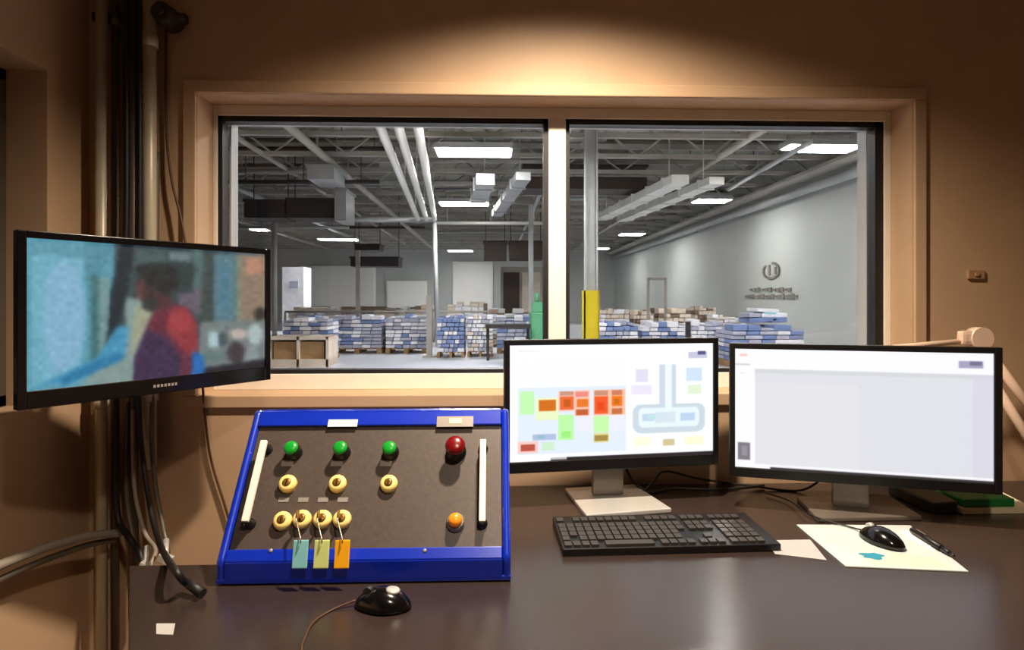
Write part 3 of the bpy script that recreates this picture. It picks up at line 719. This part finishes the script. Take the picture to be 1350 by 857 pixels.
def run(name, lb, cat, pts, r, m, grp=None, n=10, hang=True):
    b = MB().tube(pts, r, n, sub=1)
    if hang and abs(pts[0][2]-pts[-1][2]) < 1.5:
        for f in (.12, .5, .88):
            q = Vector(pts[0]).lerp(Vector(pts[-1]), f); b.tube([q, (q.x, q.y, HZ)], .010, 5, sub=1)
    return tag(b.build(name, M[m]), lb, cat, grp)
def HP_(u, v, h):
    Y = h*F/(395-v); return at(u, v, Y)
# three pale pipes leaving from the top of the left pane, ending in a header pipe
gp = 'three pale pipes under the hall ceiling'
for i, (ua, va, ub, vb, lb) in enumerate(((494, 150, 551, 289, 'leftmost of three pale pipes under the hall ceiling'), (520, 150, 562, 289, 'middle of three pale pipes under the hall ceiling'), (548, 150, 573, 289, 'rightmost of three pale pipes under the hall ceiling'))):
    run('ceiling_pipe', lb, 'pipe', [HP_(ua, va, 2.15), HP_(ub, vb, 2.15)], .062, 'duct', gp)
q = HP_(572, 290, 2.15)
run('header_pipe', 'pale horizontal pipe crossing the left pane', 'pipe', [at(335, 289, q.y), q+Vector((.02, 0, 0))], .07, 'galv')
run('drop_pipe', 'pale vertical pipe from the header down', 'pipe', [q-Vector((-.02, 0, .08)), Vector((q.x+.1, q.y, .0))], .06, 'galv')
run('header_pipe', 'thin pale pipe crossing behind the right half of the left pane', 'pipe', [at(572, 294, 17), at(722, 294, 17)], .05, 'duct')
run('ceiling_pipe', 'thin vertical pipe near left pane edge', 'pipe', [at(362, 285, 14), at(362, 445, 14)], .06, 'galv')
for i, (u, d, v0, v1, m, lb) in enumerate(((472, 18.6, 330, 470, 'beam', 'slim grey post amid pallet stacks, left'), (566, 13.2, 390, 470, 'beam', 'dark post in front of the stacked sacks'), (700, 15.3, 270, 470, 'galv', 'slim post near centre mullion'), (640, 18, 400, 470, 'conduit2', 'short grey post beside stacked sacks'))):
    a = at(u, v0, d); c = at(u, v1, d); b = MB(); b.ab((a.x-.06, a.y-.06, 0), (a.x+.06, a.y+.06, a.z)); b.ab((a.x-.14, a.y-.14, 0), (a.x+.14, a.y+.14, .02))
    tag(b.build('post', M[m]), lb, 'post')
# ducts on the right
def duct(name, lb, a, c, w, h, m, ribs=0):
    a = Vector(a); c = Vector(c); d = c-a; R = d.normalized().to_track_quat('Y', 'Z').to_matrix()
    b = MB(); b.box((a+c)/2, (w, d.length, h), 0, R)
    for k in range(ribs): b.box(a+d*((k+.5)/ribs), (w+.05, .05, h+.05), 0, R)
    for f in (.1, .9):
        q = a.lerp(c, f); b.tube([q, (q.x, q.y, HZ)], .012, 5, sub=1)
    return tag(b.build(name, M[m]), lb, 'duct')
duct('air_duct', 'left pale rectangular duct under the ceiling, right pane', HP_(792, 287, 2.25), HP_(897, 236, 2.25), .34, .16, 'duct', 6)
duct('air_duct', 'right pale rectangular duct under the ceiling, right pane', HP_(820, 289, 2.25), HP_(945, 238, 2.25), .30, .14, 'duct', 6)
duct('air_duct', 'short pale duct slanting in the left pane', HP_(655, 282, 2.2), HP_(690, 232, 2.2), .26, .14, 'galv', 3)
duct('air_duct', 'pale square duct piece behind the lower light', HP_(630, 262, 2.2), HP_(640, 236, 2.2), .34, .2, 'galv', 2)
a = at(692, 210, 12.5); c = at(862, 243, 12.5)
b = MB(); b.ab((a.x, 12.95, c.z), (c.x, 13.75, min(a.z, 3.98))); b.ab((a.x-.03, 12.92, a.z-.04), (c.x+.03, 13.78, a.z+.01)); tag(b.build('air_handler', M['ddark2']), 'large dark air handler seen behind the mullion', 'air handler')
for k, (u0, v0, u1, v1, d, m, lb) in enumerate(((322, 264, 374, 287, 13, 'ddark', 'dark vent box at far left of left pane'), (378, 262, 440, 287, 13, 'ddark', 'dark vent box beside the grey vertical duct'), (441, 250, 456, 291, 12.8, 'galv', 'grey vertical duct right of the dark vents'), (462, 339, 525, 351, 19, 'ddark', 'low dark bar duct in the left pane'), (468, 322, 500, 330, 21, 'ddark', 'small dark duct above the low bar duct'), (638, 318, 668, 342, 19, 'ddark2', 'brown dark vent left of the slim centre post'), (672, 318, 716, 342, 19, 'ddark2', 'brown dark vent right of the slim centre post'), (405, 218, 440, 236, 11, 'galv', 'pale grey fan box high in left pane'))):
    a = at(u0, v0, d); c = at(u1, v1, d); b = MB(); b.ab((a.x, a.y, c.z), (c.x, a.y+.8, a.z)); b.ab((a.x-.03, a.y-.03, a.z-.03), (c.x+.03, a.y+.83, a.z+.02))
    for sx in (a.x+.05, c.x-.05): b.tube([(sx, a.y+.4, a.z), (sx, a.y+.4, HZ)], .012, 5, sub=1)
    tag(b.build('vent_box', M[m]), lb, 'vent box')
# long pipes along the right wall top
run('wall_pipe', 'long pipe along the top of the right hall wall', 'pipe', [Vector((6.75, 3, 3.66)), Vector((6.75, 33.5, 3.66))], .10, 'galv')
duct('cable_tray', 'dark tray above the long right wall pipe', (6.55, 3, 3.88), (6.55, 33.5, 3.88), .4, .07, 'beam')
run('ceiling_pipe', 'pale pipe sloping up to the tiny right light', 'pipe', [HP_(960, 250, 2.6), HP_(1052, 196, 2.6)], .05, 'galv')
for i, X in enumerate((-8.5, -6.2, -4.4, -3.1, 1.2, 4.4)):
    run('ceiling_pipe', ['far left ceiling pipe running away', 'second ceiling pipe from the left running away', 'third ceiling pipe from the left running away', 'ceiling pipe left of the three pale ones', 'ceiling pipe passing above the mullion', 'ceiling pipe beside the right row of lights'][i], 'pipe', [Vector((X, 7.5, 3.9+.08*(i % 3))), Vector((X, 33, 3.9+.08*(i % 3)))], .05+.02*(i % 2), ['beam', 'galv', 'beam'][i % 3], 'pipes running away under the hall ceiling')
for i, (v, d, u0, u1, m) in enumerate(((196, 11.5, 300, 520, 'ddark2'), (226, 12.6, 300, 455, 'galv'), (240, 12.2, 300, 500, 'ddark'), (212, 12.4, 560, 720, 'beam'), (250, 16.3, 560, 722, 'galv'), (300, 17, 300, 460, 'galv'), (262, 14, 748, 800, 'galv'), (306, 20, 560, 722, 'galv'))):
    run('cross_pipe', ['dark pipe crossing the top of the left pane', 'pale pipe crossing above the dark vents', 'black pipe crossing above the dark vents', 'grey pipe crossing by the nearest light', 'pale pipe crossing between two lights', 'pale pipe crossing under the dark vents', 'pale pipe crossing under the dark air handler', 'distant pale pipe crossing above the brown vents'][i], 'pipe', [at(u0, v, d), at(u1, v, d)], .045, m)
for i, (v, d, u1, m) in enumerate(((178, 10.9, 470, 'ddark2'), (185, 11.9, 500, 'conduit2'), (204, 13.3, 430, 'galv'), (218, 14.1, 500, 'conduit2'), (233, 15.6, 500, 'beam'), (246, 16.3, 520, 'galv'), (276, 18.4, 540, 'beam'), (300, 22.3, 560, 'ddark2'))):
    run('service_pipe', 'slim service pipe crossing the hall ceiling in the left pane', 'pipe', [at(306+9*(i % 3), v, d), at(u1, v, d)], .035+.012*(i % 2), m, 'slim service pipes in the left pane')
for i, (v, d, m) in enumerate(((186, 11.9, 'conduit2'), (208, 13.3, 'ddark2'), (226, 14.9, 'galv'), (252, 17.6, 'conduit2'))):
    run('service_pipe', 'slim service pipe crossing the hall ceiling in the right pane', 'pipe', [at(800, v, d), at(1040-20*i, v, d)], .04, m, 'slim service pipes in the right pane')
# column with yellow guard
q = at(779, 400, 9.5)
b = MB(); b.ab((q.x-.10, q.y-.08, 0), (q.x-.07, q.y+.08, HZ)); b.ab((q.x+.07, q.y-.08, 0), (q.x+.10, q.y+.08, HZ)); b.ab((q.x-.07, q.y-.012, 0), (q.x+.07, q.y+.012, HZ))
struct('column_hall', b, M['galv'])
b = MB(); zt_ = at(779, 383, 9.4).z; b.ab((q.x-.13, q.y-.16, 0), (q.x+.10, q.y-.11, zt_)); b.ab((q.x-.13, q.y-.16, 0), (q.x-.11, q.y+.1, zt_)); b.ab((q.x+.09, q.y-.16, 0), (q.x+.11, q.y+.1, zt_))
tag(b.build('column_guard', M['yellow']), 'yellow guard around the pale hall column', 'guard')
# far wall panels
for i, (u0, u1, v0, v1) in enumerate(((398, 492, 352, 402), (598, 648, 346, 408), (510, 560, 372, 404), (835, 930, 340, 400))):
    a = at(u0, v0, 33.3); c = at(u1, v1, 33.3)
    b = MB(); b.ab((a.x, 33.75, c.z), (c.x, 33.9, a.z)); b.ab((a.x-.08, 33.82, c.z-.08), (c.x+.08, 33.95, a.z+.08))
    tag(b.build('wall_panel', M['panelw']), ['wide white panel on the far wall, left pane', 'tall white panel on the far wall near the centre post', 'low white panel between two larger ones', 'white panel on the far wall, right pane'][i], 'panel')
# wall emblem and lettering on right wall
b = MB()
def onw(u, v): return on_x(u, v, HX1-.01)
c0 = onw(1017, 357)
for k in range(28):
    a0 = k/28*2*math.pi; 
    if 3 < k < 8: continue
    b.box((HX1-.02, c0.y+.42*math.cos(a0), c0.z+.19*math.sin(a0)), (.02, .10, .055), 0)
b.box((HX1-.02, c0.y+.1, c0.z+.02), (.02, .10, .26)); b.box((HX1-.02, c0.y-.22, c0.z), (.02, .10, .18))
for (va, n, u0, u1) in ((382, 11, 988, 1044), (391, 16, 982, 1052)):
    for k in range(n):
        uu = u0+(u1-u0)*(k+.5)/n; q = onw(uu, va); hgt = .06+.03*((k*7) % 3)
        b.box((HX1-.02, q.y, q.z), (.02, .15, hgt))
tag(b.build('wall_emblem', mat('faded grey sign paint', (128, 126, 118), .6)), 'grey round emblem and two lettering lines on the hall wall', 'emblem')

# pallet loads
def load(u0, u1, vtop, d, lb, pal, rows=5, cols=4, seed=0, dep=.9):
    rnd = random.Random(seed)
    a = at(u0, vtop, d); c = at(u1, vtop, d)
    W_ = c.x-a.x; H_ = a.z-.13; t = wthing('pallet_load', lb, 'pallet load', ((a.x+c.x)/2, a.y+dep/2, 0), 'pallet loads in the hall')
    b = MB()
    for k in range(7): b.ab((a.x+W_*k/7+.01, a.y, .10), (a.x+W_*(k+1)/7-.02, a.y+dep, .125))
    for k in range(3): b.ab((a.x+W_*k*.45, a.y, 0), (a.x+W_*(k*.45+.1), a.y+dep, .10))
    cw(b, 'pallet', M['wood'], t)
    b = MB(); hh = H_/rows
    for r in range(rows):
        for k in range(cols):
            for yy in range(2):
                j1 = rnd.uniform(-.02, .02); j2 = rnd.uniform(-.03, .02)
                top = .13+(r+1)*hh-.012
                if r == rows-1: top += rnd.uniform(-.08, .05)
                if r == rows-1 and rnd.random() < .22: continue
                jx = (((r*5+k*3) % 4)-1.5)*.022 if 0 < k < cols else 0; jn = (((r*5+(k+1)*3) % 4)-1.5)*.022 if k+1 < cols else 0
                b.ab((a.x+W_*k/cols+.004+jx, a.y+dep*yy/2+j1, .13+r*hh), (a.x+W_*(k+1)/cols-.004+jn, a.y+dep*(yy+1)/2-.01+j2, top), rnd.choice(pal), .02)
    cw(b, 'sack_stack', [M['pwhite'], M['pblue'], M['pgrey'], M['pcream'], M['pbrown'], M['galv']], t)
n_ = 0
A = [0, 0, 1, 2, 2, 0]; B = [3, 3, 4, 0, 3]
near = [(372, 432, 419, 12.2, 'white and blue sacks stacked at far left above a low shelf', [0, 0, 2, 1]), (437, 503, 417, 14, 'grey blue sack stack, second from the left', [2, 2, 0, 1]), (508, 562, 415, 14, 'sack stack left of the dark post', A), (576, 612, 414, 13, 'narrow bright blue sack stack right of the dark post', [1, 1, 0, 2]), (616, 650, 416, 13.2, 'white sack stack left of the short post', [0, 0, 2, 3])]
for i, (u0, u1, v, d, lb, pal) in enumerate(near): load(u0, u1, v, d, lb, pal, 9, 5, i)
far = [(380, 440, 406, 19, 'pale cartons behind the leftmost sacks', [3, 0, 2]), (450, 520, 404, 20, 'grey cartons behind the second sack stack', [2, 3, 4]), (528, 575, 403, 20, 'mixed cartons behind the dark post', [3, 4, 0]), (590, 640, 399, 19, 'white topped cartons behind the bright blue sacks', [0, 0, 3]), (645, 700, 408, 15.8, 'dark load near the centre mullion', [4, 2, 5]), (655, 716, 418, 14, 'blue grey load right of the short post', [1, 2, 2, 0])]
for i, (u0, u1, v, d, lb, pal) in enumerate(far): load(u0, u1, v, d, lb, pal, 8, 5, 20+i)
right = [(790, 842, 424, 11.5, 'blue white sacks beside the yellow guard', [1, 2, 0]), (846, 905, 426, 12, 'flat white sack stack, right pane', [0, 2, 0, 1]), (912, 962, 424, 12, 'grey sack stack behind the gap between monitors', [0, 0, 2]), (966, 1062, 430, 11, 'wide blue grey sack stack under the wall emblem', [2, 1, 0, 2]),
         (792, 830, 408, 15, 'cream carton heap beside the yellow guard', [3, 3, 0]), (835, 862, 410, 15.5, 'brown topped carton heap, right pane', [4, 3]), (868, 912, 408, 16, 'pinkish cream carton heap, right pane', [3, 3, 4]), (916, 945, 404, 17, 'grey brown carton heap against the wall', [4, 3]), (948, 985, 416, 15, 'pale flat cartons against the right wall', [3, 0])]
for i, (u0, u1, v, d, lb, pal) in enumerate(right): load(u0, u1, v, d, lb, pal, 8, 5, 40+i)
# blue and white tied bundle on top
q0_ = at(1016, 425, 11.3)
b = MB()
for k, (dx, dz, sx, sz, mi) in enumerate(((-.12, .08, .55, .09, 1), (.10, .17, .50, .08, 0), (-.02, .26, .42, .07, 0), (.2, .08, .3, .1, 1), (-.28, .17, .22, .08, 2), (.02, .20, .25, .06, 3))):
    b.box((q0_.x+dx, q0_.y+.3, q0_.z+dz-.035), (sx, .5, sz), mi, Matrix.Rotation((k % 3-1)*.06, 3, 'Y'), .02)
tag(b.build('sack_bundle', [M['pwhite'], M['pblue'], M['pgrey'], M['tagblue']]), 'blue and white bundle lying on top of wide sack stack', 'bundle')
# cream low shelf at left
a = at(352, 444, 11.2); c = at(432, 474, 11.2)
t = wthing('low_shelf', 'low cream shelf with two dark openings at left of window', 'shelf', ((a.x+c.x)/2, a.y, 0))
b = MB(); b.ab((a.x, a.y, a.z-.06), (c.x, a.y+.7, a.z)); b.ab((a.x, a.y, 0), (c.x, a.y+.7, c.z))
for f in (0, .48, .96): b.ab((a.x+(c.x-a.x)*f, a.y, 0), (a.x+(c.x-a.x)*(f+.04), a.y+.7, a.z))
cw(b, 'shelf_frame', M['pcream'], t)
b = MB(); b.ab((a.x+.1, a.y+.08, c.z), (c.x-.6, a.y+.6, a.z-.1)); b.ab((c.x-.55, a.y+.08, c.z), (c.x-.1, a.y+.6, a.z-.1)); cw(b, 'stored_box', M['wood'], t)
# guard rail
b = MB(); a = at(376, 411, 17.8); c = at(650, 411, 17.8)
b.tube([a, c], .035, 6, sub=1); b.tube([a-Vector((0, 0, .4)), c-Vector((0, 0, .4))], .03, 6, sub=1)
for k in range(8):
    q = a+(c-a)*k/7; b.tube([Vector((q.x, q.y, 0)), q], .035, 6, sub=1)
tag(b.build('guard_rail', M['beam']), 'grey guard rail behind the stacked sacks', 'rail')
# green machine by the mullion
a = at(700, 412, 12.5); c = at(722, 440, 12.5)
b = MB(); b.ab((a.x, a.y, 0), (c.x+.1, a.y+.5, a.z), 0, .03); b.ab((a.x+.04, a.y+.1, a.z), (c.x-.02, a.y+.4, a.z+.22), 0, .02); b.cyl((a.x+.14, a.y+.25, a.z+.2), (a.x+.14, a.y+.25, a.z+.42), .05)
tag(b.build('machine', M['greeng']), 'green machine just left of the centre mullion', 'machine')
# dark roller table
a = at(640, 428, 12.2); c = at(700, 433, 12.2)
b = MB(); b.ab((a.x, a.y, c.z), (c.x, a.y+.5, a.z)); 
for f in (.05, .95): b.ab((a.x+(c.x-a.x)*f-.03, a.y+.2, 0), (a.x+(c.x-a.x)*f+.03, a.y+.26, c.z))
tag(b.build('roller_table', M['ddark']), 'dark narrow table near the green machine', 'table')
# inverted U frame
a = at(855, 366, 14.5); c = at(878, 405, 14.5)
b = MB(); b.ab((a.x-.03, a.y, 0), (a.x+.03, a.y+.06, a.z)); b.ab((c.x-.03, a.y, 0), (c.x+.03, a.y+.06, a.z)); b.ab((a.x, a.y, a.z-.06), (c.x, a.y+.06, a.z))
tag(b.build('hoist_frame', M['beam']), 'thin grey rectangular frame standing above the cartons', 'frame')
a = at(907, 424, 8.5)
b = MB(); b.ab((a.x-.03, a.y-.03, 0), (a.x+.03, a.y+.03, a.z)); b.ab((a.x-.12, a.y-.12, 0), (a.x+.12, a.y+.12, .03)); tag(b.build('bollard', M['ddark']), 'thin black post above the middle monitor', 'post')
a = at(372, 352, 24); c = at(400, 390, 24)
b = MB(); b.ab((a.x, a.y, 0), (c.x, a.y+1, a.z)); b.ab((a.x+.3, a.y-.03, c.z+.3), (c.x-.2, a.y, c.z+.6), 1); tag(b.build('cabinet', [M['pwhite'], M['pgrey']]), 'pale cabinet in the far distance at left', 'cabinet')
a = at(660, 352, 22); c = at(716, 408, 22)
b = MB(); b.ab((a.x, a.y, 0), (c.x, a.y+1, a.z)); b.ab((a.x+.1, a.y-.04, .3), (a.x+.7, a.y, a.z-.2), 1); b.ab((a.x+.8, a.y-.04, .3), (c.x-.1, a.y, a.z-.2), 2); tag(b.build('machine', [M['beam'], M['ddark2'], M['pcream']]), 'grey tall machine behind the green one', 'machine')

# ------------------------------------------------------------ lights
def area(name, loc, size, power, col, rot=(0, 0, 0), shape='DISK', spread=None):
    l = bpy.data.lights.new(name, 'AREA'); l.shape = shape; l.size = size; l.energy = power; l.color = col
    if spread: l.spread = spread
    o = bpy.data.objects.new(name, l); C.objects.link(o); o.location = loc; o.rotation_euler = rot; return o
WARM = (1., .84, .66)
t = wthing('downlight', 'round ceiling downlight above the desk near the window wall', 'light', (.19, 1.06, ZC))
b = MB(); b.lathe([(.10, 0), (.10, -.012), (.085, -.014), (.08, -.004), (.001, -.004)], (.19, 1.06, ZC), (0, 0, 1)); cw(b, 'trim_ring', M['white'], t)
def spot(name, loc, power, col, ang, blend, rad=.04, rot=(0, 0, 0)):
    l = bpy.data.lights.new(name, 'SPOT'); l.energy = power; l.color = col; l.spot_size = math.radians(ang); l.spot_blend = blend; l.shadow_soft_size = rad
    o = bpy.data.objects.new(name, l); C.objects.link(o); o.location = loc; o.rotation_euler = rot; return o
spot('downlight_bulb', (.19, 1.06, ZC-.03), 190, WARM, 146, .8)
spot('room_fill', (.25, -.15, ZC-.03), 54, WARM, 132, .5)  # unseen fill spot added behind the camera, no fixture

wd = bpy.data.worlds.new('world'); bpy.context.scene.world = wd; wd.use_nodes = True
wd.node_tree.nodes['Background'].inputs[0].default_value = (.8, .85, 1, 1); wd.node_tree.nodes['Background'].inputs[1].default_value = .05

# ------------------------------------------------------------ camera
cam = bpy.data.cameras.new('camera'); co = bpy.data.objects.new('camera', cam); C.objects.link(co)
cam.sensor_width = 36; cam.lens = 36*F/1350; cam.shift_y = -(428.5-395)/1350
co.location = (0, 0, EYE); co.rotation_euler = (math.pi/2, 0, -YAW); cam.clip_start = .02
sc = bpy.context.scene; sc.camera = co
sc.view_settings.view_transform = 'Standard'; sc.view_settings.look = 'None'; sc.view_settings.gamma = 1; sc.view_settings.use_curve_mapping = False
sc.view_settings.exposure = 0.0
